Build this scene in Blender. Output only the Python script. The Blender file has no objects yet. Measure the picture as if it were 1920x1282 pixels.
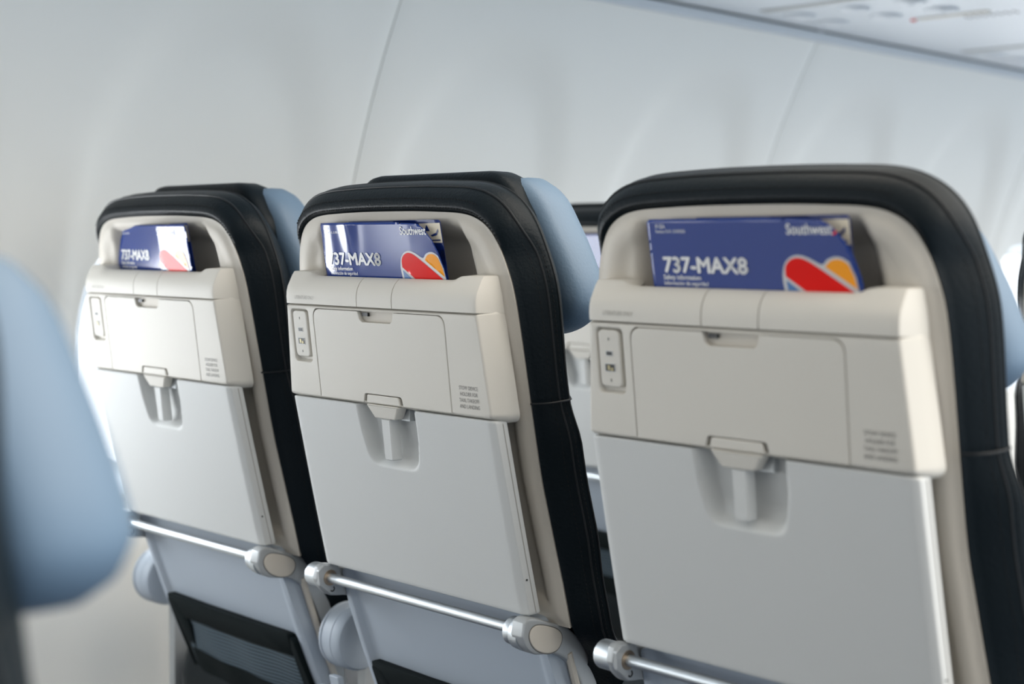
import bpy, math, random
import numpy as np
from mathutils import Vector, Matrix, geometry, kdtree
random.seed(4)
scene = bpy.context.scene
COL = scene.collection
Z0 = 0.85            # height of the tray latch above the cabin floor
PITCH_X = 0.49       # seat to seat
PITCH_Y = 0.845      # row to row

# ------------------------------------------------------------------ camera
cam_d = bpy.data.cameras.new('camera'); cam = bpy.data.objects.new('camera', cam_d); COL.objects.link(cam)
yaw, pitch, roll = math.radians(45.848), math.radians(-3.617), math.radians(-0.552)
ca, sa, cb, sb, cc, sc = math.cos(yaw), math.sin(yaw), math.cos(pitch), math.sin(pitch), math.cos(roll), math.sin(roll)
RR = Matrix(((ca, -sa, 0), (sa, ca, 0), (0, 0, 1))) @ Matrix(((1, 0, 0), (0, cb, -sb), (0, sb, cb))) @ Matrix(((cc, 0, sc), (0, 1, 0), (-sc, 0, cc)))
r, f, u = RR.col[0], RR.col[1], RR.col[2]
cam.matrix_world = Matrix(((r[0], u[0], -f[0], 1.26383), (r[1], u[1], -f[1], -1.03729), (r[2], u[2], -f[2], 0.23826 + Z0), (0, 0, 0, 1)))
cam_d.sensor_width = 36; cam_d.lens = 2733.55 / 1920 * 36
cam_d.clip_start = 0.02
cam_d.dof.use_dof = True; cam_d.dof.focus_distance = 1.63; cam_d.dof.aperture_fstop = 3.4
scene.camera = cam

# ------------------------------------------------------------------ exposure, world, lights
vs = scene.view_settings
scene.display_settings.display_device = 'sRGB'
vs.view_transform = 'Standard'; vs.look = 'None'; vs.gamma = 1; vs.use_curve_mapping = False
vs.exposure = 0.18
world = bpy.data.worlds.new('world'); scene.world = world; world.use_nodes = True
wn = world.node_tree.nodes; wl = world.node_tree.links
bg = wn['Background']; bg.inputs['Strength'].default_value = 2.0
tc = wn.new('ShaderNodeTexCoord'); sx_ = wn.new('ShaderNodeSeparateXYZ'); rp = wn.new('ShaderNodeValToRGB')
wl.new(tc.outputs['Generated'], sx_.inputs[0]); wl.new(sx_.outputs['Z'], rp.inputs[0]); wl.new(rp.outputs[0], bg.inputs['Color'])
rp.color_ramp.elements[0].position = 0.0; rp.color_ramp.elements[0].color = (0.27, 0.305, 0.34, 1)
rp.color_ramp.elements[1].position = 0.65; rp.color_ramp.elements[1].color = (1.0, 0.95, 0.87, 1)
e_ = rp.color_ramp.elements.new(0.15); e_.color = (0.36, 0.36, 0.355, 1)
# fill added to the world, stronger right and forward, for the unseen far side
dt_ = wn.new('ShaderNodeVectorMath'); dt_.operation = 'DOT_PRODUCT'; dt_.inputs[1].default_value = (0.85, 0.52, 0.0)
m1 = wn.new('ShaderNodeMath'); m1.operation = 'MAXIMUM'; m1.inputs[1].default_value = 0.0
m2 = wn.new('ShaderNodeMath'); m2.operation = 'POWER'; m2.inputs[1].default_value = 1.6
m3 = wn.new('ShaderNodeMath'); m3.operation = 'MULTIPLY_ADD'; m3.inputs[1].default_value = 5.0; m3.inputs[2].default_value = 0.72
wl.new(tc.outputs['Generated'], dt_.inputs[0]); wl.new(dt_.outputs['Value'], m1.inputs[0]); wl.new(m1.outputs[0], m2.inputs[0]); wl.new(m2.outputs[0], m3.inputs[0]); wl.new(m3.outputs[0], bg.inputs['Strength'])

def area(name, loc, target, sx, sy, power, color):
    l = bpy.data.lights.new(name, 'AREA'); l.shape = 'RECTANGLE'; l.size = sx; l.size_y = sy; l.energy = power; l.color = color
    o = bpy.data.objects.new(name, l); COL.objects.link(o); o.location = loc
    o.rotation_euler = (Vector(target) - Vector(loc)).to_track_quat('-Z', 'Y').to_euler()
    return o
WIN_Y = [0.30 + 0.608 * k for k in range(-5, 9)]
for k, wy in enumerate(WIN_Y):                       # daylight in each cabin window
    if wy < 4.9:
        area('window_daylight', (-1.035, wy, Z0 + 0.035), (0.0, wy, Z0 + 0.035), 0.42, 0.50, (9 if k == 4 else 4 if k == 3 else 7), (0.93, 0.965, 1.0))
area('cabin_light', (1.2, 0.2, Z0 + 1.2), (0.9, 0.2, 0), 0.25, 5.0, 22, (1.0, 0.9, 0.78))

# ------------------------------------------------------------------ materials
def pmat(name, col, rough=0.5, metal=0.0, bump=None, coat=0.0, vary=0.0, spec=None, scale=400):
    m = bpy.data.materials.new(name); m.use_nodes = True
    nt = m.node_tree; b = nt.nodes['Principled BSDF']
    b.inputs['Base Color'].default_value = (*col, 1); b.inputs['Roughness'].default_value = rough; b.inputs['Metallic'].default_value = metal
    if coat: b.inputs['Coat Weight'].default_value = coat; b.inputs['Coat Roughness'].default_value = 0.12
    if spec is not None: b.inputs['Specular IOR Level'].default_value = spec
    t = nt.nodes.new('ShaderNodeTexCoord')
    if bump:
        n = nt.nodes.new('ShaderNodeTexNoise'); n.inputs['Scale'].default_value = scale; n.inputs['Detail'].default_value = 4
        bp = nt.nodes.new('ShaderNodeBump'); bp.inputs['Strength'].default_value = bump; bp.inputs['Distance'].default_value = 0.001
        nt.links.new(t.outputs['Object'], n.inputs['Vector']); nt.links.new(n.outputs['Fac'], bp.inputs['Height']); nt.links.new(bp.outputs[0], b.inputs['Normal'])
    if vary:
        n2 = nt.nodes.new('ShaderNodeTexNoise'); n2.inputs['Scale'].default_value = 25
        mx = nt.nodes.new('ShaderNodeMix'); mx.data_type = 'RGBA'
        mx.inputs[6].default_value = (*[c * (1 - vary) for c in col], 1); mx.inputs[7].default_value = (*[min(1, c * (1 + vary)) for c in col], 1)
        nt.links.new(t.outputs['Object'], n2.inputs['Vector']); nt.links.new(n2.outputs['Fac'], mx.inputs[0]); nt.links.new(mx.outputs[2], b.inputs['Base Color'])
    return m
MT = {
 'shell': pmat('warm_grey_plastic', (0.58, 0.54, 0.475), 0.6, spec=0.35, bump=0.12, scale=900),
 'housing': pmat('pale_grey_plastic', (0.60, 0.575, 0.52), 0.55, spec=0.35, bump=0.12, scale=900),
 'tray': pmat('cool_grey_plastic', (0.58, 0.59, 0.58), 0.6, spec=0.3, bump=0.15, scale=900),
 'lower': pmat('blue_grey_lit_plastic', (0.40, 0.455, 0.52), 0.5, bump=0.1, scale=900),  # blue partly the plastic's own, partly cool low light put into the colour
 'leather': pmat('navy_black_leather', (0.004, 0.008, 0.011), 0.42, bump=0.5, scale=330, spec=0.16),
 'thread': pmat('dark_thread', (0.010, 0.011, 0.012), 0.8, spec=0.2),
 'piping': pmat('grey_piping', (0.012, 0.014, 0.016), 0.4, spec=0.3),
 'blue': pmat('light_blue_leather', (0.120, 0.185, 0.262), 0.5, bump=0.3, scale=330),
 'metal': pmat('brushed_aluminium', (0.60, 0.64, 0.67), 0.46, metal=1.0, bump=0.05),
 'satin': pmat('satin_silver_paint', (0.42, 0.44, 0.45), 0.42, metal=0.3),
 'bronze': pmat('bronze_washer', (0.45, 0.35, 0.26), 0.35, metal=1.0),
 'dark': pmat('black_plastic', (0.012, 0.013, 0.014), 0.5),
 'mesh': None,
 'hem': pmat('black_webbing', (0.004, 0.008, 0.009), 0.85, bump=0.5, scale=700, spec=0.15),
 'wall': pmat('cabin_lining', (0.86, 0.86, 0.82), 0.55, bump=0.03),
 'lining': pmat('window_bezel_plastic', (0.62, 0.68, 0.74), 0.4),
 'gap': pmat('dark_gap_seal', (0.02, 0.05, 0.045), 0.7),
 'seam': pmat('panel_joint_seal', (0.42, 0.43, 0.42), 0.7),
 'psu': pmat('service_panel_plastic', (0.60, 0.64, 0.68), 0.4),
 'carpet': pmat('blue_grey_carpet', (0.05, 0.06, 0.09), 0.95, bump=1, scale=500),
 'card': pmat('blue_card_print', (0.006, 0.036, 0.22), 0.14),
 'cardback': pmat('navy_card_print', (0.006, 0.02, 0.13), 0.3),
 'white': pmat('white_print', (0.74, 0.74, 0.74), 0.4),
 'silverink': pmat('silver_grey_print', (0.55, 0.55, 0.56), 0.35),
 'red': pmat('red_print', (0.75, 0.008, 0.006), 0.2, spec=0.12),
 'yellow': pmat('yellow_print', (0.90, 0.33, 0.01), 0.2, spec=0.25),
 'bluestripe': pmat('mid_blue_print', (0.03, 0.14, 0.38), 0.25, coat=0.4),
 'cream': pmat('cream_print', (0.75, 0.66, 0.5), 0.4),
 'ink': pmat('grey_ink', (0.16, 0.155, 0.145), 0.6),
 'ink2': pmat('faint_grey_ink', (0.36, 0.345, 0.31), 0.6),
 'port': pmat('port_metal', (0.25, 0.22, 0.13), 0.4, metal=0.8),
}
def mesh_fabric():
    m = pmat('open_mesh_fabric', (0.02, 0.03, 0.035), 0.7); nt = m.node_tree; b = nt.nodes['Principled BSDF']
    t = nt.nodes.new('ShaderNodeTexCoord'); w = nt.nodes.new('ShaderNodeTexWave'); w.bands_direction = 'Z'; w.inputs['Scale'].default_value = 55; w.inputs['Distortion'].default_value = 2.0; w.inputs['Detail Scale'].default_value = 0.15
    w2 = nt.nodes.new('ShaderNodeTexWave'); w2.bands_direction = 'X'; w2.inputs['Scale'].default_value = 75
    mu = nt.nodes.new('ShaderNodeMath'); mu.operation = 'MULTIPLY'
    rp = nt.nodes.new('ShaderNodeValToRGB'); rp.color_ramp.elements[0].position = 0.15; rp.color_ramp.elements[0].color = (0.006, 0.014, 0.018, 1); rp.color_ramp.elements[1].position = 0.7; rp.color_ramp.elements[1].color = (0.075, 0.115, 0.15, 1)
    nt.links.new(t.outputs['Object'], w.inputs['Vector']); nt.links.new(t.outputs['Object'], w2.inputs['Vector'])
    nt.links.new(w.outputs['Fac'], mu.inputs[0]); nt.links.new(w2.outputs['Fac'], mu.inputs[1]); 
    mx = nt.nodes.new('ShaderNodeMath'); mx.operation = 'ADD'; mh = nt.nodes.new('ShaderNodeMath'); mh.operation = 'MULTIPLY'; mh.inputs[1].default_value = 0.6
    nt.links.new(w.outputs['Fac'], mh.inputs[0]); nt.links.new(mh.outputs[0], mx.inputs[0]); nt.links.new(mu.outputs[0], mx.inputs[1])
    nt.links.new(mx.outputs[0], rp.inputs[0]); nt.links.new(rp.outputs[0], b.inputs['Base Color'])
    return m
MT['mesh'] = mesh_fabric()
def glass_mat():
    m = bpy.data.materials.new('window_glass'); m.use_nodes = True; nt = m.node_tree; nt.nodes.clear()
    o = nt.nodes.new('ShaderNodeOutputMaterial'); a = nt.nodes.new('ShaderNodeBsdfTransparent'); g = nt.nodes.new('ShaderNodeBsdfGlossy'); g.inputs['Roughness'].default_value = 0.02
    mx = nt.nodes.new('ShaderNodeMixShader'); mx.inputs[0].default_value = 0.05
    nt.links.new(a.outputs[0], mx.inputs[1]); nt.links.new(g.outputs[0], mx.inputs[2]); nt.links.new(mx.outputs[0], o.inputs[0]); return m
MT['glass'] = glass_mat()
def sky_mat():
    m = bpy.data.materials.new('bright_sky'); m.use_nodes = True; nt = m.node_tree; nt.nodes.clear()
    o = nt.nodes.new('ShaderNodeOutputMaterial'); e = nt.nodes.new('ShaderNodeEmission'); e.inputs[0].default_value = (0.9, 0.95, 1, 1); e.inputs[1].default_value = 1.8
    nt.links.new(e.outputs[0], o.inputs[0]); return m
MT['sky'] = sky_mat()

# ------------------------------------------------------------------ mesh helpers
class MB:
    def __init__(s): s.v = []; s.f = []
    def add(s, vs): i = len(s.v); s.v += [tuple(p) for p in vs]; return i
    def build(s, name, mat, parent=None, angle=35, smooth=True):
        me = bpy.data.meshes.new(name); me.from_pydata(s.v, [], s.f); me.validate()
        import bmesh
        bm = bmesh.new(); bm.from_mesh(me); bmesh.ops.remove_doubles(bm, verts=bm.verts, dist=1e-6); bmesh.ops.recalc_face_normals(bm, faces=bm.faces); bm.to_mesh(me); bm.free()
        me.materials.append(MT[mat] if isinstance(mat, str) else mat)
        if smooth:
            me.polygons.foreach_set('use_smooth', [True] * len(me.polygons)); me.set_sharp_from_angle(angle=math.radians(angle))
        o = bpy.data.objects.new(name, me); COL.objects.link(o)
        if smooth and mat in ('housing','tray','shell','lower','satin'):
            w = o.modifiers.new('w', 'WEIGHTED_NORMAL'); w.keep_sharp = True; w.weight = 80
        if parent is not None: o.parent = parent
        return o
    def box(s, x0, x1, y0, y1, z0, z1):
        i = s.add([(x0,y0,z0),(x1,y0,z0),(x1,y1,z0),(x0,y1,z0),(x0,y0,z1),(x1,y0,z1),(x1,y1,z1),(x0,y1,z1)])
        for q in ((0,1,2,3),(4,5,6,7),(0,1,5,4),(1,2,6,5),(2,3,7,6),(3,0,4,7)): s.f.append([i+k for k in q])
        return s
    def loops(s, rings, closed=True, cap0=True, cap1=True):
        n = len(rings[0]); ids = [s.add(r) for r in rings]
        for a, b in zip(ids, ids[1:]):
            for k in range(n if closed else n - 1):
                j = (k + 1) % n; s.f.append([a+k, a+j, b+j, b+k])
        if cap0: s.f.append([ids[0]+k for k in range(n)])
        if cap1: s.f.append([ids[-1]+k for k in range(n)])
        return s
    def stack(s, outline, layers, fn, cap0=True, cap1=True):
        return s.loops([[fn(p[0], p[1], d) for p in offset(outline, o)] for o, d in layers], True, cap0, cap1)
    def tube(s, path, rad, seg=10, closed=False):
        P = [Vector(p) for p in path]; n = len(P); rings = []; prev = None
        for i in range(n):
            if closed: t = P[(i+1) % n] - P[i-1]
            else: t = P[min(i+1, n-1)] - P[max(i-1, 0)]
            t.normalize()
            a = (prev - t * prev.dot(t)) if prev is not None else t.orthogonal()
            if a.length < 1e-6: a = t.orthogonal()
            a.normalize(); prev = a; b = t.cross(a); rr = rad[i] if isinstance(rad, (list, tuple)) else rad
            rings.append([P[i] + (a * math.cos(q) + b * math.sin(q)) * rr for q in [2*math.pi*k/seg for k in range(seg)]])
        if closed: rings.append(rings[0])
        return s.loops(rings, True, not closed, not closed)
    def lathe_x(s, prof, cy, cz, seg=32):      # profile (x, r) about an axis along x
        return s.loops([[(x, cy + r_ * math.cos(2*math.pi*k/seg), cz + r_ * math.sin(2*math.pi*k/seg)) for k in range(seg)] for x, r_ in prof])
    def lathe_z(s, prof, cx, cy, seg=24):
        return s.loops([[(cx + r_ * math.cos(2*math.pi*k/seg), cy + r_ * math.sin(2*math.pi*k/seg), z) for k in range(seg)] for r_, z in prof])
    def cdt(s, outer, holes, fn, inner=()):    # fn(x,h)->point ; fills OUTER minus HOLES, returns nothing
        vs = []; es = []
        for L in [outer] + list(holes):
            b = len(vs); vs += [Vector((p[0], p[1])) for p in L]; es += [(b+k, b+(k+1) % len(L)) for k in range(len(L))]
        vs += [Vector(p) for p in inner]
        ov, oe, of, *_ = geometry.delaunay_2d_cdt(vs, es, [], 0, 1e-7)
        i = s.add([fn(p[0], p[1]) for p in ov])
        for q in of:
            c = sum((ov[k] for k in q), Vector((0, 0))) / len(q)
            if inside(c, outer) and not any(inside(c, h) for h in holes): s.f.append([i+k for k in q])
        return s
def inside(p, poly):
    c = False; x, y = p[0], p[1]; n = len(poly); j = n - 1
    for i in range(n):
        xi, yi = poly[i]; xj, yj = poly[j]
        if (yi > y) != (yj > y) and x < (xj - xi) * (y - yi) / (yj - yi) + xi: c = not c
        j = i
    return c
def ccw(poly):
    a = sum(poly[i-1][0]*poly[i][1] - poly[i][0]*poly[i-1][1] for i in range(len(poly)))
    return list(poly) if a > 0 else list(poly)[::-1]
def offset(poly, o):
    if abs(o) < 1e-9: return list(poly)
    n = len(poly); out = []
    for i in range(n):
        a, p, b = Vector(poly[i-1]), Vector(poly[i]), Vector(poly[(i+1) % n])
        e1 = (p - a).normalized(); e2 = (b - p).normalized()
        n1 = Vector((e1.y, -e1.x)); n2 = Vector((e2.y, -e2.x)); m = n1 + n2
        if m.length < 1e-6: m = n1
        m.normalize(); k = o / max(0.35, m.dot(n1)); out.append((p.x + m.x*k, p.y + m.y*k))
    return out
def rpoly(pts, rad, seg=6):                    # polygon with rounded corners
    pts = [tuple(p) for p in pts]; n = len(pts); out = []
    for i in range(n):
        a, p, b = Vector(pts[i-1][:2]), Vector(pts[i][:2]), Vector(pts[(i+1) % n][:2])
        rr = pts[i][2] if len(pts[i]) > 2 else rad
        d1 = (a - p).normalized(); d2 = (b - p).normalized(); ang = d1.angle(d2)
        if rr < 1e-6 or ang > 3.1: out.append((p.x, p.y)); continue
        t = min(rr / math.tan(ang/2), (a-p).length*0.49, (b-p).length*0.49)
        A = p + d1*t; B = p + d2*t
        for k in range(seg+1):
            q = k/seg; w = (1-q)**2*A + 2*q*(1-q)*p + q*q*B; out.append((w.x, w.y))
    return ccw(out)
def smooth(pts, n=8, closed=False):            # catmull-rom through the points (any dimension)
    P = [np.array(p, float) for p in pts]; out = []; m = len(P); rng = range(m if closed else m - 1)
    for i in rng:
        if closed: a, b, c, d = P[i-1], P[i], P[(i+1) % m], P[(i+2) % m]
        else: a, b, c, d = P[max(i-1, 0)], P[i], P[i+1], P[min(i+2, m-1)]
        for k in range(n):
            t = k/n; out.append(tuple(0.5*((2*b) + (-a+c)*t + (2*a-5*b+4*c-d)*t*t + (-a+3*b-3*c+d)*t**3)))
    if not closed: out.append(tuple(P[-1]))
    return out
def densify(poly, step):
    out = []; n = len(poly)
    for i in range(n):
        a, b = poly[i], poly[(i+1) % n]; L = math.hypot(b[0]-a[0], b[1]-a[1]); k = max(1, int(L/step))
        out += [(a[0] + (b[0]-a[0])*q/k, a[1] + (b[1]-a[1])*q/k) for q in range(k)]
    return out
def sd_poly(x, y, poly):                       # numpy signed distance, negative inside
    P = np.array(poly); d = np.full(x.shape, 1e9); ins = np.zeros(x.shape, bool)
    for i in range(len(P)):
        a, b = P[i-1], P[i]; e = b - a; L = e @ e
        if L < 1e-14: continue
        t = np.clip(((x-a[0])*e[0] + (y-a[1])*e[1])/L, 0, 1); d = np.minimum(d, np.hypot(x-a[0]-t*e[0], y-a[1]-t*e[1]))
        if a[1] != b[1]:
            c = ((a[1] > y) != (b[1] > y)) & (x < (b[0]-a[0])*(y-a[1])/(b[1]-a[1]) + a[0]); ins ^= c
    return np.where(ins, -d, d)
def sstep(t): t = np.clip(t, 0, 1); return t*t*(3-2*t)
def lookup(A, dep):                            # nearest stored value for a point of the plane
    kd = kdtree.KDTree(len(A))
    for i, p in enumerate(A): kd.insert((p[0], p[1], 0), i)
    kd.balance(); return lambda x, h: float(dep[kd.find((x, h, 0))[1]])
def inner_grid(outline, step, margin):
    xs = [p[0] for p in outline]; ys = [p[1] for p in outline]
    X, Y = np.meshgrid(np.arange(min(xs), max(xs), step), np.arange(min(ys), max(ys), step)); X = X.ravel(); Y = Y.ravel()
    k = sd_poly(X, Y, outline) < -margin
    return list(zip(X[k].tolist(), Y[k].tolist()))
def lean(x, h, d): return (x, d - 0.2*h, h + 0.0)
def empty(name, loc=(0, 0, 0), rz=0):
    o = bpy.data.objects.new(name, None); COL.objects.link(o); o.location = loc; o.rotation_euler = (0, 0, rz); o.empty_display_size = 0.05; return o
def tag(o, label=None, cat=None, group=None, kind=None):
    for k, v in (('label', label), ('category', cat), ('group', group), ('kind', kind)):
        if v: o[k] = v
    return o
def text_mesh(s, size, bold=0.0, sx=1.0, align='LEFT', fn=None):
    c = bpy.data.curves.new('t', 'FONT'); c.body = s; c.size = size; c.offset = bold; c.resolution_u = 3; c.align_x = align; c.space_line = 0.95
    o = bpy.data.objects.new('t', c); COL.objects.link(o)
    dg = bpy.context.evaluated_depsgraph_get(); me = bpy.data.meshes.new_from_object(o.evaluated_get(dg))
    vs = [tuple(v.co) for v in me.vertices]; fs = [list(p.vertices) for p in me.polygons]
    bpy.data.objects.remove(o); bpy.data.curves.remove(c); bpy.data.meshes.remove(me)
    return [(x*sx, y) for x, y, z in vs], fs
def add_text(mb, s, x, y, size, fn, bold=0.0, sx=1.0, align='LEFT'):
    vs, fs = text_mesh(s, size, bold, sx, align); i = mb.add([fn(x + a, y + b) for a, b in vs]); mb.f += [[i+k for k in q] for q in fs]
def add_fill(mb, poly, fn, step=0.004):
    poly = ccw(densify(poly, step)); mb.cdt(poly, [], fn, inner_grid(poly, step, step*0.4))

# ------------------------------------------------------------------ the seat
ARCH = smooth([(.120,-.265),(.160,-.245),(.188,-.215),(.203,-.175),(.202,-.13),(.197,-.08),(.193,-.04),(.1895,0),(.1885,.06),(.1885,.10),(.1880,.15),(.1865,.19),(.1825,.214),(.1745,.239),(.163,.2585),(.146,.2705),(.122,.2765),(.08,.2788),(.04,.2798),(0,.2800)], 5)
SHELL_O = ccw(ARCH + [(-x, h) for x, h in ARCH[::-1][1:]])
def fullness(h): return 0.027 + 0.010 * float(sstep((0.085 - h) / 0.05)) - 0.006 * float(sstep((-0.06 - h) / 0.06)) + 0.007 * float(sstep((h - 0.225) / 0.05))
def leather_ring(fr, d):
    O1 = offset(SHELL_O, 1e-3); out = []
    for (a, b), (c, e) in zip(SHELL_O, O1):
        k = fullness(b) * fr / 1e-3
        side = float(np.interp(fr, (0,.12,.3,.5,.68,.84,.95,1), (.0505,.0545,.0585,.064,.069,.074,.078,.082))) if (fr >= 0 and d < .0821) else d
        tw = float(sstep((b-.225)/.035)); dd = d*tw + side*(1-tw) + .035*float(sstep((-.16-b)/.06))
        if dd > .0505: dd = .0505 + (dd-.0505)*(1 + .27*float(sstep((b-.09)/.14)))
        out.append((a + (c-a)*k, b + (e-b)*k, dd))
    return out
def L3(p): return lean(*p)
def hou_y(h): return -0.0094 - 0.129*(h - 0.063)

def make_seat():
    root = empty('passenger_seat', (0, 0, Z0))
    # --- leather cover round the back
    mb = MB()
    mb.loops([[L3(p) for p in leather_ring(fr, d)] for fr, d in ((-.3,.065),(-.08,.056),(.02,.0505),(.12,.0472),(.2,.0478),(.3,.0490),(.5,.0525),(.68,.0575),(.84,.064),(.95,.072),(1,.081),(.87,.0865),(.52,.095),(0,.106),(-.7,.117),(-1.6,.121))], True, False, True)
    cover = mb.build('leather_cover', 'leather', root, 60)
    st = MB()
    for fr, d, lim in ((.10, .0468, .13), (.40, .0500, .105)):        # stitch rows across the top
        ring = [p for p in leather_ring(fr, d) if p[1] > .235 and -0.175 < p[0] < lim + .045]
        ring.sort(key=lambda p: p[0]); P = [Vector(L3(p)) for p in smooth(ring, 14)]
        acc = 0
        for a, b in zip(P, P[1:]):
            acc += (b-a).length
            if int(acc/0.0022) % 2 == 0: st.tube([a, b], 0.00055, 5)
    for fr, d in ((.60, .0552), (.90, .0700)):                         # stitch rows down the sides
        for sgn in (1, -1):
            ring = [p for p in leather_ring(fr, d) if p[0]*sgn > .17 and p[1] < .25]
            P = [Vector(L3(p)) for p in smooth(ring, 14)]; acc = 0
            for a, b in zip(P, P[1:]):
                acc += (b-a).length
                if int(acc/0.0026) % 2 == 0: st.tube([a, b], 0.0005, 4)
    st.build('stitching', 'thread', cover)
    pp = MB()
    pp.tube([L3(p) for p in leather_ring(.80, .0618) if p[1] > -.20], .0012, 6)
    pp.tube([L3(p) for p in leather_ring(.99, .0800) if p[1] > -.20], .0010, 6)
    for sgn in (1, -1):                                                # seam across the side bolster
        pts = []
        for fr, d in ((.1,.0470),(.5,.0520),(.84,.0635),(1,.081),(.87,.0865),(.52,.095)):
            ring = [p for p in leather_ring(fr, d) if p[0]*sgn > 0]; ring.sort(key=lambda p: p[1])
            hs = [p[1] for p in ring]; xs = [abs(p[0]) for p in ring]; h = .077 + (d-.04)*.13; pts.append(lean(sgn*(float(np.interp(h, hs, xs))+.0004), h, d))
        pp.tube(smooth(pts, 4), .0011, 6)
    pp.build('piping', 'piping', cover)
    # --- headrest
    hb = MB(); ho = rpoly([(-.150,.168,.03),(.150,.168,.03),(.152,.27,.05),(.120,.3245,.05),(-.120,.3245,.05),(-.152,.27,.05)], .03, 8)
    hb.stack(densify(ho, .012), ((-.025,.117),(-.008,.1175),(-.002,.122),(0,.130),(0,.150),(-.006,.170),(-.02,.178)), lean)
    head = hb.build('headrest', 'leather', root, 60)
    for sgn in (1, -1):
        wo = smooth([(.112,.300),(.134,.3145),(.160,.3165),(.184,.2985),(.200,.269),(.214,.236),(.2235,.200),(.220,.176),(.200,.157),(.166,.145),(.128,.143),(.105,.155),(.100,.235)], 4, True)
        wo = ccw([((x-.034)*sgn, h) for x, h in wo]); w = MB()
        w.stack(wo, ((-.030,.1335),(-.016,.1345),(-.006,.140),(-.0012,.148),(0,.160),(0,.176),(-.006,.191),(-.017,.202),(-.031,.209),(-.045,.211)), lean)
        w.build('headrest_wing', 'blue', head, 60)
    # --- grey back shell with the literature niche
    dn = densify(SHELL_O, .006); so = offset(dn, -.0006)
    niche = rpoly([(-.134,.12,.02),(.134,.12,.02),(.137,.205,.03),(.131,.250,.02),(.122,.271,.016),(-.122,.271,.016),(-.131,.250,.02),(-.137,.205,.03)], .02)
    pts = [p for p in inner_grid(so, .004, .002) if p[1] > -.170 ]
    cut = [p for p in so if p[1] >= -.172]; so2 = rpoly([(.2195,-.165,0)], 0) if False else cut
    so2 = ccw(so2)
    A = np.array(so2 + pts); sd = sd_poly(A[:,0], A[:,1], niche); ed = sd_poly(A[:,0], A[:,1], so2)
    dep = .050 + .028*sstep((-sd)/.026) - .004*sstep((-ed-.002)/.012)*(1-sstep((-ed-.02)/.014)) 
    dep = dep + 0.004*sstep((.10-A[:,1])/.05)*sstep((-ed-.022)/.014)
    look = lookup(A, dep)
    def sfn(x, h):
        return lean(x, h, look(x, h))
    sh = MB(); sh.cdt(so2, [], sfn, pts); sh.loops([[sfn(*p) for p in so2], [lean(p[0], p[1], .066) for p in offset(so2, -.003)]], True, False, False)
    sh.build('back_shell', 'shell', root, 50)
    # --- housing below the niche: body plate with door opening, charger recess
    HO = rpoly([(-.1766,.063,.005),(.1766,.063,.005),(.1665,.1715,.0015),(-.1665,.1715,.0015)], .005)
    HO = densify(HO, .01)
    DO = rpoly([(-.1150,.0605,0),(-.1150,.168,.012),(.1150,.168,.012),(.1150,.0605,0)], .01, 8)
    dhole = rpoly([(-.1160,.0640,.001),(-.1160,.1692,.013),(.1160,.1692,.013),(.1160,.0640,.001)], .01, 8)
    uhole = rpoly([(-.159,.104,.006),(-.125,.104,.006),(-.125,.1665,.006),(-.159,.1665,.006)], .006)
    hb = MB(); fo = lambda x, h, d: (x, hou_y(h) + d, h)
    fo_in = offset(HO, -.0030)
    uh0 = offset(uhole, .0008)
    hb.cdt(fo_in, [dhole, uh0], lambda x, h: fo(x, h, 0))
    hb.loops([[fo(p[0], p[1], d) for p in offset(HO, o)] for o, d in ((-.0030,0),(-.0012,.0008),(0,.003),(.003,.014),(.0055,.024),(.0055,.036))], True, False, True)
    hb.loops([[fo(p[0], p[1], d) for p in offset(dhole, o)] for o, d in ((0,0),(-.0002,.004),(0,.006))], True, False, False)
    hb.loops([[fo(p[0], p[1], d) for p in offset(uhole, o)] for o, d in ((.0008,0),(0,.0006),(-.0015,.0045),(-.003,.006))], True, False, True)
    housing = hb.build('pocket_housing', 'housing', root, 40)
    # seam on the right hand side of the housing
    # cap pieces along the top
    def cap_piece(x0, x1, name, lo=None):
        X_ = sorted(set([x0, x1] + [q for q in (-.1700,-.1668,-.1655,-.1625,.1625,.1655,.1668,.1700) if x0 < q < x1] + [q for q in np.arange(-.156, .157, .006).tolist() if x0 < q < x1])); rings = []
        for x in X_:
            e = abs(x)
            ear = float(sstep((e-.116)/.020)); H = .2062 + .0068*ear
            fy = float(np.interp(e, (.1625,.1655,.1668,.1700,.1722), (0,.0008,.003,.018,.032)))
            back = -.0085 + .0315*ear
            xx = x
            pr = [(-.0238,.1728),(-.0246,.180),(-.0243,.187),(-.0228,.193),(-.0200,.1985),(-.0165,.2025+.003*ear),(-.0130,.2050+.0055*ear),(back-.003 if ear > .5 else -.0100,H-.0004*(1-ear)),(back,H-.0022),(back+.001,.185),(max(.004, back+.0005),.1728)]
            rings.append([(xx, min(y + fy, back + .0005), h) for y, h in pr])
        m = MB(); m.loops(rings); return m
    cs = (-.1722,-.0317),(-.0305,.0300),(.0312,.1722)
    for (a, b), nm in zip(cs, ('housing_cap','release_button','housing_cap')):
        cap_piece(a, b, nm).build(nm, 'housing', root if nm == 'release_button' else housing, 40)
    # inner walls of the slot
    # door
    nt_ = [(-.0310,.168,.002),(-.0285,.1585,.004),(-.0240,.1560,.003),(.0240,.1560,.003),(.0285,.1585,.004),(.0310,.168,.002)]
    door = rpoly([(-.1150,.0640,.0015),(-.0345,.0640,.002),(-.0320,.0745,.004),(.0320,.0745,.004),(.0345,.0640,.002),(.1150,.0640,.0015),(.1150,.1680,.013)] + nt_[::-1] + [(-.1150,.1680,.013)], .002, 6)
    dm = MB(); dm.stack(door, ((-.0012,-.0002),(-.0004,.0001),(0,.0008),(0,.0050)), fo, False, True); dm.cdt(offset(door, -.0012), [], lambda x, h: fo(x, h, -.0002))
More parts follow.
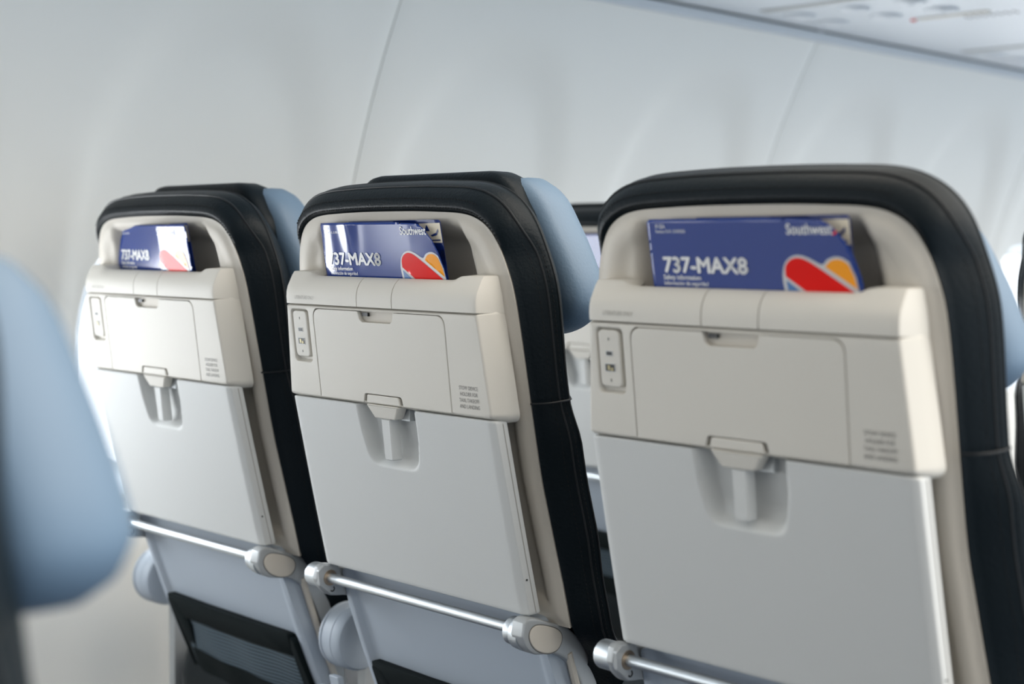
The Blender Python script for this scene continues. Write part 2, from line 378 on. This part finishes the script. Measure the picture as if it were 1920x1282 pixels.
    dm.build('device_holder_door', 'housing', root, 40)
    nk = MB(); nk.stack(rpoly([(-.0325,.151,.002),(.0325,.151,.002),(.0325,.1685,.001),(-.0325,.1685,.001)], .002), ((0,.0052),(0,.012)), fo); nk.build('notch_floor', 'shell', housing)
    nl = MB(); nl.box(-.026,-.016,hou_y(.162)+.002,hou_y(.162)+.008,.1625,.1665); nl.build('release_latch', 'dark', housing)
    # charger
    up = MB(); uo = rpoly([(-.1565,.110,.0065),(-.1295,.110,.0065),(-.1295,.1645,.0065),(-.1565,.1645,.0065)], .0065)
    up.stack(uo, ((-.0022,.0002),(-.0006,.0008),(0,.0022),(0,.0062)), fo)
    usb = up.build('charging_outlet', 'housing', root, 40)
    pm = MB(); P0 = lambda x0, x1, h0, h1, d0=-.0002, d1=.0008: pm.stack([(x0,h0),(x1,h0),(x1,h1),(x0,h1)], ((0,d1),(0,d0)), fo)
    P0(-.1475,-.1385,.1395,.1445); P0(-.1495,-.1365,.1245,.1325); rim = pm.build('port_rim', 'tray', usb)
    pm = MB(); P0(-.1465,-.1395,.1402,.1438,-.0004,.0004); P0(-.1487,-.1373,.1252,.1318,-.0004,.0004); pm.build('usb_port', 'dark', usb)
    pm = MB(); P0(-.1458,-.1428,.1262,.1308,-.0007,.0002); P0(-.1418,-.1388,.1256,.1285,-.0007,.0002); pm.build('port_contact', 'port', usb)
    for hh in (.1556, .1165):
        pm = MB(); P0(-.1436,-.1424,hh-.0014,hh+.0014,-.0001,.0006); pm.build('indicator_dot', 'ink', usb)
    # printed notices
    tm = MB(); tf = lambda x, h: fo(x, h, -.00025)
    for k, (s_, w) in enumerate((('STOW DEVICE',.0345),('HOLDER FOR',.032),('TAXI, TAKEOFF',.036),('AND LANDING',.033))):
        vs, fs = text_mesh(s_, .0058, 0.0, .78, 'CENTER'); i = tm.add([tf(.1445 + a, .0915 - k*.0066 + b) for a, b in vs]); tm.f += [[i+q for q in F] for F in fs]
    tm.build('stowage_notice', 'ink', housing)
    tm = MB(); add_text(tm, 'LITERATURE ONLY', -.1475, .1785, .0056, lambda x, h: (x, -.0250, h), 0, .78); tm.build('pocket_notice', 'ink2', housing)
    # --- tray table
    TO = rpoly([(-.1790,-.1515,.004),(.1790,-.1515,.004),(.1765,.0612,.004),(-.1765,.0612,.004)], .004)
    TO = densify(TO, .004)
    rec = rpoly([(-.043,-.010,.020),(.043,-.010,.020),(.0505,.030,.02),(.053,.09,0),(-.053,.09,0),(-.0505,.030,.02)], .02, 8)
    ti = offset(TO, -.0016)
    pts = inner_grid(ti, .004, .001)
    pts = [p for p in pts if not (-.062 < p[0] < .062 and p[1] > -.02)] + [p for p in inner_grid(ti, .002, .0008) if (-.062 < p[0] < .062 and p[1] > -.02)]
    A = np.array(ti + pts); sd = sd_poly(A[:,0], A[:,1], rec)
    edge = np.abs(A[:,0]) - .168
    dep = .0165*sstep(-sd/.012)*(0.55+.45*sstep((A[:,1]+.012)/.03)) + .0035*sstep(edge/.009)**1.5
    tl = lookup(A, dep)
    def ty(h): return 0.0055 - .2230*h + (.0035*((h-.06)/.21)**2)
    def tfn(x, h): return (x, ty(h) + tl(x, h), h)
    tt = MB(); tt.cdt(ti, [], tfn, pts)
    r0 = [tfn(*p) for p in ti]
    def rr_(o, d): return [(p[0], ty(p[1]) + d, p[1]) for p in offset(TO, o)]
    tt.loops([r0, [(q[0], max(q2[1], p[1]+.0008), q[2]) for q, q2, p in zip(rr_(-.0004, .0), rr_(0,.0012), r0)], [(q[0], max(q[1], p[1]+.002), q[2]) for q, p in zip(rr_(0, .003), r0)], [(q[0], max(q[1], p[1]+.003), q[2]) for q, p in zip(rr_(0, .019), r0)], [(q[0], max(q[1], p[1]+.004), q[2]) for q, p in zip(rr_(-.002, .0215), r0)]], True, False, True)
    tray = tt.build('tray_table', 'tray', root, 40)
    for sgn in (1, -1):
        dt = MB(); dt.tube([(.1788*sgn, ty(-.1115)+.0085, -.1115), (.1796*sgn, ty(-.1115)+.0085, -.1115)], .0011, 10)
        dt.build('screw_hole', 'dark', tray)
    for sgn in (1, -1):
        el = MB()
        for h0, h1 in ((-.149,.058),):
            el.tube([((.1792-.0025*(h+.15)/.21)*sgn, ty(h)+.0135, h) for h in np.linspace(h0, h1, 12)], .0005, 4)
        el.build('edge_seam', 'ink2', tray)
    # --- latch
    lm = MB(); lt = rpoly([(-.0285,.0725,.001),(.0285,.0725,.001),(.0285,.0660,.001),(-.0285,.0660,.001)], .001)
    lm.stack(rpoly([(-.0300,.0640,.001),(.0300,.0640,.001),(.0275,.0738,.003),(-.0275,.0738,.003)], .001), ((-.001,-.0008),(0,.0),(0,.012)), fo)
    lm2 = rpoly([(-.0285,.0632,.0015),(-.0175,.0480,.003),(.0175,.0480,.003),(.0285,.0632,.0015)], .002)
    latch_f = lambda x, h, d: (x, -.0125 + (.0632-h)*.28 + d, h)
    lm.stack(lm2, ((-.0012,.0),(0,.0010),(0,.013)), latch_f)
    lat = lm.build('tray_latch', 'housing', root, 35)
    lh = MB(); lh.stack(rpoly([(-.0072,.0005,.0025),(.0072,.0005,.0025),(.0078,.0475,.001),(-.0078,.0475,.001)], .002), ((-.0010,-.0012),(0,.0000),(0,.0120),(-.001,.013)), lambda x, h, d: (x, d - .125*h, h))
    lh.build('latch_handle', 'tray', lat, 35)
    lk = MB(); lk.box(.012,.030,.0035,.012,.047,.063); lk.build('latch_spring_block', 'satin', lat)
    # --- tray bar, collars, arms
    BY, BZ = .0455, -.1690
    m = MB(); m.lathe_x(((-.176,.0060),(.158,.0060)), BY, BZ); bar = m.build('tray_bar', 'metal', root, 50)
    m = MB(); m.lathe_x(((-.2060,.0120),(-.2050,.0142),(-.2030,.0150),(-.1835,.0152),(-.1825,.0146),(-.1800,.0146),(-.1795,.0158),(-.1760,.0158),(-.1755,.013)), BY, BZ); m.build('hinge_collar', 'metal', root, 30)
    m = MB(); br = rpoly([(.028,-.158,.004),(.036,-.1525,.004),(.058,-.1530,.004),(.0625,-.172,.004),(.053,-.1900,.003),(.047,-.1905,.003),(.030,-.177,.005)], .004)
    m.loops([[(x, p[0], p[1]) for p in offset(br, o)] for x, o in ((-.1755,0),(-.1715,0),(-.1708,-.0007))]); fl = m.build('hinge_flange', 'satin', root, 35)
    m = MB(); m.lathe_x(((-.1709,.0098),(-.1698,.0098),(-.1694,.0070)), BY, BZ); m.build('washer', 'bronze', fl)
    m = MB(); m.tube([(-.1706, .049+.003*math.cos(t), -.1835+.003*math.sin(t)) for t in np.linspace(-2.6, 1.0, 10)], .0009, 6); m.build('hook_slot', 'dark', fl)
    m = MB(); m.lathe_x(((.1495,.0125),(.1500,.0150),(.1540,.0156),(.1585,.0150),(.1590,.0142),(.1600,.0160),(.1610,.0176),(.1700,.0185),(.1740,.0185)), BY+.003, BZ-.003); m.build('hinge_collar', 'metal', root, 30)
    out = [(.031,-.156),(.038,-.1515),(.052,-.1535),(.071,-.161),(.096,-.1700),(.118,-.188),(.135,-.213),(.148,-.245),(.158,-.281),(.170,-.33),(.185,-.41)]
    inn = [(.170,-.41),(.157,-.36),(.147,-.322),(.138,-.284),(.125,-.249),(.110,-.221),(.095,-.206),(.077,-.197),(.060,-.1945),(.047,-.1915),(.035,-.182),(.0285,-.169)]
    arm = ccw(smooth(out, 4) + smooth(inn, 4))
    for sgn, xa, xb in ((1,.168,.1865),(-1,.176,.1865)):
        m = MB(); m.loops([[(x*sgn, p[0], p[1]) for p in offset(arm, o)] for x, o in ((xa,-.001),(xa+.0012,0),(xb-.0035,0),(xb-.0012,-.0010),(xb,-.0035))]); a_ = m.build('tray_arm', 'satin', root, 40)
        pill = ccw(smooth([(.0385,-.172),(.040,-.1645),(.048,-.1605),(.062,-.163),(.078,-.1690),(.0865,-.1760),(.0870,-.1850),(.080,-.1925),(.066,-.1935),(.052,-.1885),(.043,-.181)], 4, True))
        m = MB(); m.loops([[((xb+dx)*sgn, p[0], p[1]) for p in offset(pill, o)] for dx, o in ((-.002,0),(.0006,0),(.0014,-.0012))]); m.build('arm_cap', 'shell', a_, 35)
        m = MB(); m.tube([((xb+.0002)*sgn, p[0], p[1]) for p in offset(pill, .0008)], .0005, 5, True); m.build('cap_seam', 'ink', a_)
    m = MB(); 
    # --- lower back panel
    LO = rpoly([(-.172,-.158,.01),(.172,-.158,.01),(.178,-.21,.02),(.181,-.27,.02),(.181,-.50,.01),(-.181,-.50,.01),(-.181,-.27,.02),(-.178,-.21,.02)], .01)
    LO = densify(LO, .008); li = offset(LO, -.001); pts = inner_grid(li, .005, .002)
    A = np.array(li + pts); ex = np.abs(A[:,0])
    dep = -.0060*sstep((ex-.158)/.007)*(1-sstep((ex-.176)/.005)*.5)
    def ly(h): return .0695 - (h + .158)*.30 + .35*max(0, -.158-h)**2
    ld = lookup(A, dep)
    lf = lambda x, h: (x, ly(h) + ld(x, h), h)
    m = MB(); m.cdt(li, [], lf, pts); m.loops([[lf(*p) for p in li], [(p[0], ly(p[1])+.018, p[1]) for p in LO]], True, False, True)
    low = m.build('lower_panel', 'lower', root, 45)
    lo = lambda x, h, d: (x, ly(h) + d, h)
    for sgn in (1, -1): m = MB(); m.tube([lo(sgn*.1845, h, .018) for h in np.linspace(-.20, -.48, 10)], .0045, 8); m.build('panel_side_trim', 'shell', low)
    # mesh pocket
    po = rpoly([(-.152,-.50,.01),(.150,-.50,.01),(.150,-.31,.01),(-.152,-.31,.01)], .01); pk = MB()
    def bag(x, h, d): 
        s1 = math.cos(min(1, abs(x)/.152)*math.pi/2)**.5
        return lo(x, h, -.009 - .010*s1*float(sstep((-.29-h)/.1)) + d + .0012*math.sin(x*60+h*30))
    dpo = densify(po, .01); pk.cdt(dpo, [], lambda x, h: bag(x, h, 0), inner_grid(dpo, .01, .004)); pk.build('pocket_mesh', 'mesh', root, 60)
    hm = MB(); hs = densify(rpoly([(-.160,-.315,.004),(.146,-.318,.004),(.154,-.2830,.006),(-.158,-.2800,.006)], .004), .01)
    hm.stack(hs, ((-.002,-.0125),(0,-.011),(0,.001)), lambda x, h, d: lo(x, h, d - .004*math.cos(min(1, abs(x)/.16)*math.pi/2)))
    hm.build('pocket_hem', 'hem', root, 50)
    hm = MB()
    for s_ in (densify(rpoly([(.140,-.50,.004),(.166,-.50,.004),(.1645,-.293,.009),(.1550,-.2850,.007),(.148,-.305,.004)], .004), .01), densify(rpoly([(-.162,-.50,.004),(-.128,-.50,.004),(-.135,-.39,.01),(-.118,-.325,.01),(-.140,-.29,.01),(-.160,-.285,.006)], .004), .01)):
        hm = MB(); hm.stack(s_, ((-.002,-.0135),(0,-.0115),(0,.001)), lo); hm.build('pocket_side_band', 'hem', root, 50)
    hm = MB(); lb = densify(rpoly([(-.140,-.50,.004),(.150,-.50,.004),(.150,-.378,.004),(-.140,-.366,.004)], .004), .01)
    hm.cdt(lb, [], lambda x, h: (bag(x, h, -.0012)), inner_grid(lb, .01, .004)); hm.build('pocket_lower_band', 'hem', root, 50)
    # --- cushion, base and legs
    cu = MB(); co = rpoly([(-.215,.15,.04),(.215,.15,.04),(.215,.60,.06),(-.215,.60,.06)], .04)
    cu.loops([[(p[0], p[1], z) for p in offset(co, o)] for z, o in ((-.50,-.01),(-.49,0),(-.42,.004),(-.385,-.004),(-.375,-.03))]); cu.build('seat_cushion', 'leather', root, 50)
    bs = MB(); bs.box(-.22,.22,.18,.24,-.56,-.50).box(-.22,.22,.42,.48,-.56,-.50); bs.build('seat_beam', 'satin', root)
    for sgn in (-1,):
        lg = MB(); lg.tube([(-.12,.21,-.53),(-.12,.10,-.8485)], .018, 10); lg.build('leg', 'satin', root)
        lg = MB(); lg.tube([(-.12,.45,-.53),(-.12,.50,-.8485)], .018, 10); lg.build('leg', 'satin', root)
    return root

SHAPES = {}
def copy_tree(o, parent=None, skip=()):
    c = o.copy(); COL.objects.link(c); c.parent = parent
    for ch in [q for q in bpy.data.objects if q.parent == o]:
        if ch.name.split('.')[0] not in skip: copy_tree(ch, c)
    return c
def child(o, stem_):
    return [q for q in bpy.data.objects if q.parent == o and q.name.split('.')[0] == stem_]

proto = make_seat()
seats = {}
spec = [((0, 0), 'airline seat by the sidewall at the far left end of the near row'),
        ((1, 0), 'middle seat of the near row of three, sharpest in focus, tray stowed'),
        ((2, 0), 'large aisle seat at the right end of the near row, tray stowed'),
        ((0, 1), 'seat one row ahead glimpsed through the gap left of the large right seat'),
        ((1, 1), 'seat one row ahead hidden almost wholly behind the large right seat'),
        ((2, 1), 'seat one row ahead at the far right picture edge beyond the large right seat'),
        ((2, -1), 'blurred foreground seat at the left picture edge with blue headrest wing')]
HEAD_DZ = {(2,0): -.036}
for (i, j), lab in spec:
    o = proto if (i, j) == (0, 0) else copy_tree(proto)
    o.location = ((i-1)*PITCH_X, j*PITCH_Y, Z0); seats[i, j] = o
    tag(o, lab, 'seat', 'airline seats in rows of three')
for k, dz in HEAD_DZ.items():
    for h in child(seats[k], 'headrest'): h.location = (0, -.2*dz, dz)
seats[2, 1].location.x += .014
seats[2, -1].location = (PITCH_X + .006, -0.854, Z0)
for h in child(seats[2, -1], 'headrest'): h.location = (-.008, .2*.080-.0215, -.080)

# ------------------------------------------------------------------ safety cards
def make_card(i, j, xl, bend, label, back=True, back_dx=.006, cut=True):
    W, TOP, BOT = (.2250 if i == 2 else .2225 if (i, j) == (0, 0) else .2175), .2670, .150
    root = empty('safety_card', ((i-1)*PITCH_X, j*PITCH_Y, Z0)); tag(root, label, 'safety card', 'folded safety cards in the seat pockets')
    def surf(x, h, d=0):
        u_ = (x - xl)/W
        k = .6 + .4*float(sstep((h-.200)/.07))
        return (x, .0345 - .2*h + d + k*bend(u_, (h-.2)/.067), h)
    top = [(xl, TOP-.003), (xl+.003, TOP)]
    if cut: o = [(xl+.001,BOT),(xl+W-.001,BOT),(xl+W,.200),(xl+W-.003,.218),(xl+W-.008,.234),(xl+W-.0155,.248),(xl+W-.027,.2600),(xl+W-.036,.2650),(xl+W-.048,.2658),(xl+W-.075,TOP),(xl+.003,TOP),(xl,TOP-.003)]
    else: o = [(xl+.001,BOT),(xl+W-.001,BOT),(xl+W,TOP-.004),(xl+W-.004,TOP),(xl+.003,TOP),(xl,TOP-.003)]
    m = MB(); add_fill(m, o, lambda x, h: surf(x, h, 0), .003); n = len(m.v)
    cs = m.build('cover_sheet', 'card', root, 80); sol = cs.modifiers.new('s', 'SOLIDIFY'); sol.thickness = .0004; sol.offset = 0
    F = lambda x, h: surf(xl + x, h, -.0009)
    m = MB()
    for bx, by in ((0, 0), (.0008, 0), (-.0008, 0), (0, .0006), (0, -.0006)): add_text(m, '737-MAX8', (.0150 if i == 2 else .0140) + bx, .2195 + by, .0195, F, 0, 1.10)
    m.build('title_lettering', 'white', root, smooth=False); m = MB()
    add_text(m, 'Safety information', .0140, .2130, .0060, F, .00008, 1.0)
    add_text(m, 'Información de seguridad', .0142, .2078, .0053, F, .00003, .95)
    m.build('subtitle_lettering', 'white', root, smooth=False); m = MB()
    add_text(m, 'Southwest', .1545 if i == 2 else .1500, .2535, .0125, F, .0002, .84)
    m.build('airline_lettering', 'white', root, smooth=False); m = MB()
    add_text(m, 'IF-SSA', .0105, .2588, .0056, F, 0, .8); add_text(m, 'Revision 25-01, 01/09/2025', .0105, .2548, .0040, F, 0, .8)
    m.build('revision_lettering', 'white', root, smooth=False)
    # heart
    hx = .1440 if i != 2 else .1475; q = lambda L: [(hx + a, b) for a, b in L]
    left = [(.001,.200),(-.001,.212),(-.0005,.222),(.003,.2300),(.010,.2350),(.018,.2360),(.027,.2335),(.0385,.2285),(.044,.2325),(.051,.2350),(.058,.2345),(.0645,.2310)]
    rim = q(smooth(left, 4) + [(.0700,.2180),(.0718,.206),(.0722,.200)])
    m = MB(); add_fill(m, rim, lambda x, h: surf(xl+x, h, -.0006), .004); m.build('heart_outline', 'silverink', root, 80)
    red = q(smooth([(.0020,.2180),(.0025,.2255),(.006,.2305),(.012,.2335),(.019,.2335),(.027,.2305),(.040,.2230)], 4) + [(.0715,.2035),(.0718,.200),(.030,.200)])
    m = MB(); add_fill(m, red, lambda x, h: surf(xl+x, h, -.0008), .004); m.build('heart_red_band', 'red', root, 80)
    yel = q(smooth([(.0415,.2265),(.047,.2315),(.053,.2330),(.0590,.2320),(.0640,.2285)], 4) + [(.0685,.2185),(.0705,.2085)])
    m = MB(); add_fill(m, yel, lambda x, h: surf(xl+x, h, -.0008), .004); m.build('heart_yellow_lobe', 'yellow', root, 80)
    bl = q([(.0022,.2150),(.0035,.2005),(.0230,.2005)])
    m = MB(); add_fill(m, bl, lambda x, h: surf(xl+x, h, -.0008), .004); m.build('heart_blue_band', 'bluestripe', root, 80)
    m = MB(); add_fill(m, [(.1985,.2535),(.2025,.2570),(.2030,.2545),(.2000,.2525)], lambda x, h: surf(xl+x, h, -.0006), .004)
    if not back or i == 2: m.build('logo_heart', 'red', root, 80)
    if back:
        xr = xl + W + back_dx - .006 - (.007 if i == 2 else 0); G = lambda x, h: (x, .0425-.2*h-.002*sstep((x-xr+.1)/.1), h)
        bw = .045 if (i, j) == (0, 0) else .16; o = rpoly([(xr-bw,BOT,0),(xr+.001,BOT,0),(xr,.2695,.004),(xr-bw,.2685,0)], .003)
        m = MB(); add_fill(m, o, G, .008); bs = m.build('back_sheet', 'cardback', root, 80); so = bs.modifiers.new('s', 'SOLIDIFY'); so.thickness = .0004
        G2 = lambda x, h: (x, G(x, h)[1]-.0006, h); G3 = lambda x, h: (x, G(x, h)[1]-.0009, h)
        m = MB(); add_fill(m, [(xr-.034,.2450),(xr-.0005,.2450),(xr-.001,.2660),(xr-.0355,.2655)], G2, .008); pc = m.build('picture_panel', 'cream', bs)
        m = MB(); add_fill(m, [(xr-.0275,.2575),(xr-.0185,.2575),(xr-.0228,.2642)], G3, .004); add_fill(m, [(xr-.018,.2530),(xr-.009,.2555),(xr-.005,.2600),(xr-.0045,.2570),(xr-.008,.2530),(xr-.016,.2515)], G3, .004)
        add_fill(m, [(xr-.018,.2480),(xr-.003,.2486),(xr-.003,.2472),(xr-.018,.2470)], G3, .004); m.build('pictogram', 'cardback', bs)
    return root
make_card(0, 0, -.1310, lambda u, v: .027*max(0, .68-u)/.68, 'glossy blue safety card in the far left seat pocket, right part in glare', True, .0035, False)
make_card(1, 0, -.1140, lambda u, v: .006*max(0, 1-u/.14)**2 - .0035*math.exp(-((u-.27)/.06)**2)*v - .010*max(0, u-.75)*v, 'blue safety card in the middle seat pocket, curled right corner showing a cream pictogram', True, .0005)
make_card(2, 0, -.1005, lambda u, v: -.003*math.sin(u*3.1), 'dark blue safety card in the pocket of the large right seat', True, .000)
make_card(0, 1, -.0960, lambda u, v: 0, 'blue card edge glimpsed one row ahead in the gap left of the large right seat', False, cut=False)

# ------------------------------------------------------------------ armrests
def make_armrest(x, y, label, first=None):
    if first is None:
        root = empty('armrest', (x, y, Z0))
        m = MB(); m.lathe_x(((-.036,.030),(-.035,.040),(-.032,.0435),(-.028,.0440),(-.0275,.0425),(-.0255,.0425),(-.025,.0435),(-.008,.0435),(-.0072,.0425),(-.0062,.0435),(.004,.0430),(.009,.040),(.0105,.034),(.0105,.028)), .150, -.278, 40); m.build('pivot_drum', 'lower', root, 30)
        m = MB(); pl = rpoly([(-.060,-.46,.004),(.018,-.46,.004),(.018,-.3515,.006),(-.0075,-.3455,.003),(-.0075,-.322,.002),(-.0270,-.322,.002),(-.0270,-.3475,.003),(-.060,-.3415,.006)], .004)
        m.stack(pl, ((-.001,.112),(0,.113),(0,.120)), lambda a, h, d: (a + .016, d - .25*(h+.34), h)); m.build('pivot_plate', 'lower', root, 35)
        m = MB(); ap = rpoly([(.16,-.31,.02),(.50,-.31,.02),(.50,-.262,.012),(.16,-.262,.02)], .02)
        m.loops([[(a, p[0], p[1]) for p in offset(ap, o)] for a, o in ((-.027,-.004),(-.022,0),(-.008,0),(-.003,-.004))]); m.build('arm_pad', 'leather', root, 40)
        m = MB(); m.box(-.022,-.006,.165,.24,-.54,-.29); m.build('arm_post', 'satin', root)
        m = MB(); m.tube([(-.014,.20,-.54),(-.014,.20,-.8485)], .016, 10); m.build('leg', 'satin', root)
    else:
        root = copy_tree(first, None, ('pivot_plate',) if x < -.7 else ()); root.location = (x, y, Z0)
    tag(root, label, 'armrest', 'armrests between the seats')
    return root
A0 = make_armrest(-.245, 0, 'grey armrest pivot between the far left seat and the middle seat')
make_armrest(-.728, 0, 'grey armrest pivot beside the sidewall, left of the far left seat', A0)
make_armrest(.255, PITCH_Y, 'pale armrest one row ahead seen at the right picture edge', A0)

# ------------------------------------------------------------------ cabin
XC, ZC, RW = .95, -.22, 1.88
SEAMS = [0.604 + 1.216*k for k in range(-4, 5)]
def wall_pt(y, z, d=0):                         # d pushes the lining outboard
    R_ = RW + d; a = math.asin((z - ZC)/RW); return (XC - R_*math.cos(a), y, ZC + R_*math.sin(a) + Z0)
def scoop(y, z):
    c = min(WIN_Y, key=lambda q: abs(q-y)); dy = abs(y-c)/.256; dz = (z-.08)/.585 if z > .08 else (.08-z)/.36
    r_ = (dy**2.6 + dz**2.6)**(1/2.6)
    return .022*float(sstep((1.0-r_)/.22))*(1.0) + .030*float(sstep((.86-r_*1.0)/.5))*float(sstep((.45-z)/.35))
def win_o(c, s=1.0, n=48):
    out = []
    for k in range(n):
        t = 2*math.pi*k/n; cx, sn = math.cos(t), math.sin(t)
        out.append((c + .200*s*abs(cx)**.62*(1 if cx > 0 else -1), .035 + .225*s*abs(sn)**.62*(1 if sn > 0 else -1)))
    return out
panel = MB()
for a, b in zip(SEAMS, SEAMS[1:]):
    y0, y1 = a+.0014, b-.0014; o = densify(ccw([(y0,-.87),(y1,-.87),(y1,.722),(y0,.722)]), .03)
    holes = [win_o(c) for c in WIN_Y if y0 < c-.2 and c+.2 < y1]
    holes = [ccw(h) for h in holes]
    inner = [p for p in inner_grid(o, .025, .006) if not any(inside(p, offset(h, .008)) for h in holes)]
    extra = [p for h in holes for s_ in (.012,) for p in offset(h, s_)]
    panel.cdt(o, holes, lambda y, z: wall_pt(y, z, scoop(y, z) + .004*float(sstep((.006-min(abs(y-y0), abs(y-y1)))/.006))), inner + extra)
    panel.loops([[wall_pt(p[0], p[1], .004 if False else scoop(*p)*0+.004) for p in o], [wall_pt(p[0], p[1], .02) for p in o]], True, False, False)
tag(panel.build('wall_left', 'wall', None, 60), None, None, None, 'structure')
bk = MB(); zs = np.linspace(-.87, .75, 40)
for s_ in SEAMS:
    bk.loops([[wall_pt(s_+e, z, .007) for z in zs] for e in (-.012, .012)], False, False, False)
tag(bk.build('trim_1', 'seam', None), None, None, None, 'structure')
for n_, c in enumerate([c for c in WIN_Y if c > -2.0 and c < 4.9]):
    w = MB(); h0 = win_o(c)
    w.loops([[wall_pt(p[0], p[1], d0) for p in win_o(c, s_)] for s_, d0 in ((1.03,.046),(1.02,.043),(.985,.046),(.93,.062),(.86,.082),(.80,.085))], True, False, False)
    fr = w.build('window_%d' % (n_+1), 'lining', None, 50); tag(fr, None, None, None, 'structure')
    g = MB(); g.cdt(win_o(c, .82), [], lambda y, z: wall_pt(y, z, .088)); g.build('pane', 'glass', fr)
sk = MB(); sk.loops([[(-3.2 + .25*(z/3)**2, y, z + Z0) for z in np.linspace(-3.5, 4.5, 12)] for y in (-9.0, 16.0)], False, False, False)
sky = sk.build('sky', 'sky', None); tag(sky, None, None, None, 'structure'); MT['sky'].cycles.emission_sampling = 'NONE'
ps = MB(); XP, ZP = -.6615, .7440
ps.box(XP, -.02, -2.6, 5.4, ZP+Z0, ZP+Z0+.02)
psu = empty('service_panel', (0, 0, 0)); tag(psu, 'pale blue overhead service panel with reading lights at the top right', 'overhead panel')
ps.build('panel_face', 'psu', psu)
for y0 in (-.55, .72, 1.56, 2.40, 3.24, 4.1):
    for kx in (-.575, -.442, -.312):
        for ky in (.035, .16):
            m = MB(); m.lathe_z([(.036,ZP+Z0+.001),(.034,ZP+Z0-.004),(.027,ZP+Z0-.008),(.020,ZP+Z0-.004),(.010,ZP+Z0-.010),(.002,ZP+Z0-.011)], kx, y0+ky)
            m.build('reading_light' if ky < .1 else 'air_vent', 'psu', psu, 60)
    m = MB(); m.box(-.60,-.30,y0-.075,y0-.05,ZP+Z0-.0025,ZP+Z0); m.build('sign_strip', 'seam', psu)
    m = MB(); m.lathe_z([(.006,ZP+Z0),(.006,ZP+Z0-.004),(.001,ZP+Z0-.004)], -.426, y0+.245); m.build('call_button', 'red', psu)
    m = MB(); m.box(-.415,-.25,y0+.235,y0+.255,ZP+Z0-.003,ZP+Z0); m.build('sign_strip', 'housing', psu)
    m = MB()
    for a in range(7):
        for b in range(2): m.lathe_z([(.004,ZP+Z0),(.004,ZP+Z0-.0015),(.0005,ZP+Z0-.0015)], -.325+a*.018, y0+.285+b*.018, 8)
    m.build('speaker_grille', 'ink', psu)
ob = MB(); prof = [(-.02,ZP+.02),(-.02,ZP-.004),(.02,ZP-.006),(.09,ZP+.03),(.13,ZP+.12),(.12,ZP+.28),(.02,ZP+.40),(-.60,ZP+.42),(-.64,ZP+.021)]
ob.loops([[(x, y, z+Z0) for x, z in prof] for y in (-2.6, 5.4)]); tag(ob.build('overhead_bin', 'wall', None, 40), 'white overhead luggage bin above the service panel', 'overhead bin')
gp = MB(); gp.box(-.70, -.655, -2.6, 5.4, ZP+Z0+.004, ZP+Z0+.03); tag(gp.build('trim_2', 'gap', None), None, None, None, 'structure')
rl = MB(); rp_ = [(-.676,.7205),(-.669,.7195),(-.6655,.722),(-.6655,.7400),(-.672,.7425),(-.70,.742),(-.70,.73)]
rl.loops([[(x, y, z+Z0) for x, z in rp_] for y in (-2.6, 5.4)]); tag(rl.build('trim_3', 'psu', None, 40), None, None, None, 'structure')
fl = MB(); fl.box(-.86, 1.9, -2.6, 5.4, -.03, 0); tag(fl.build('floor', 'carpet', None), None, None, None, 'structure')
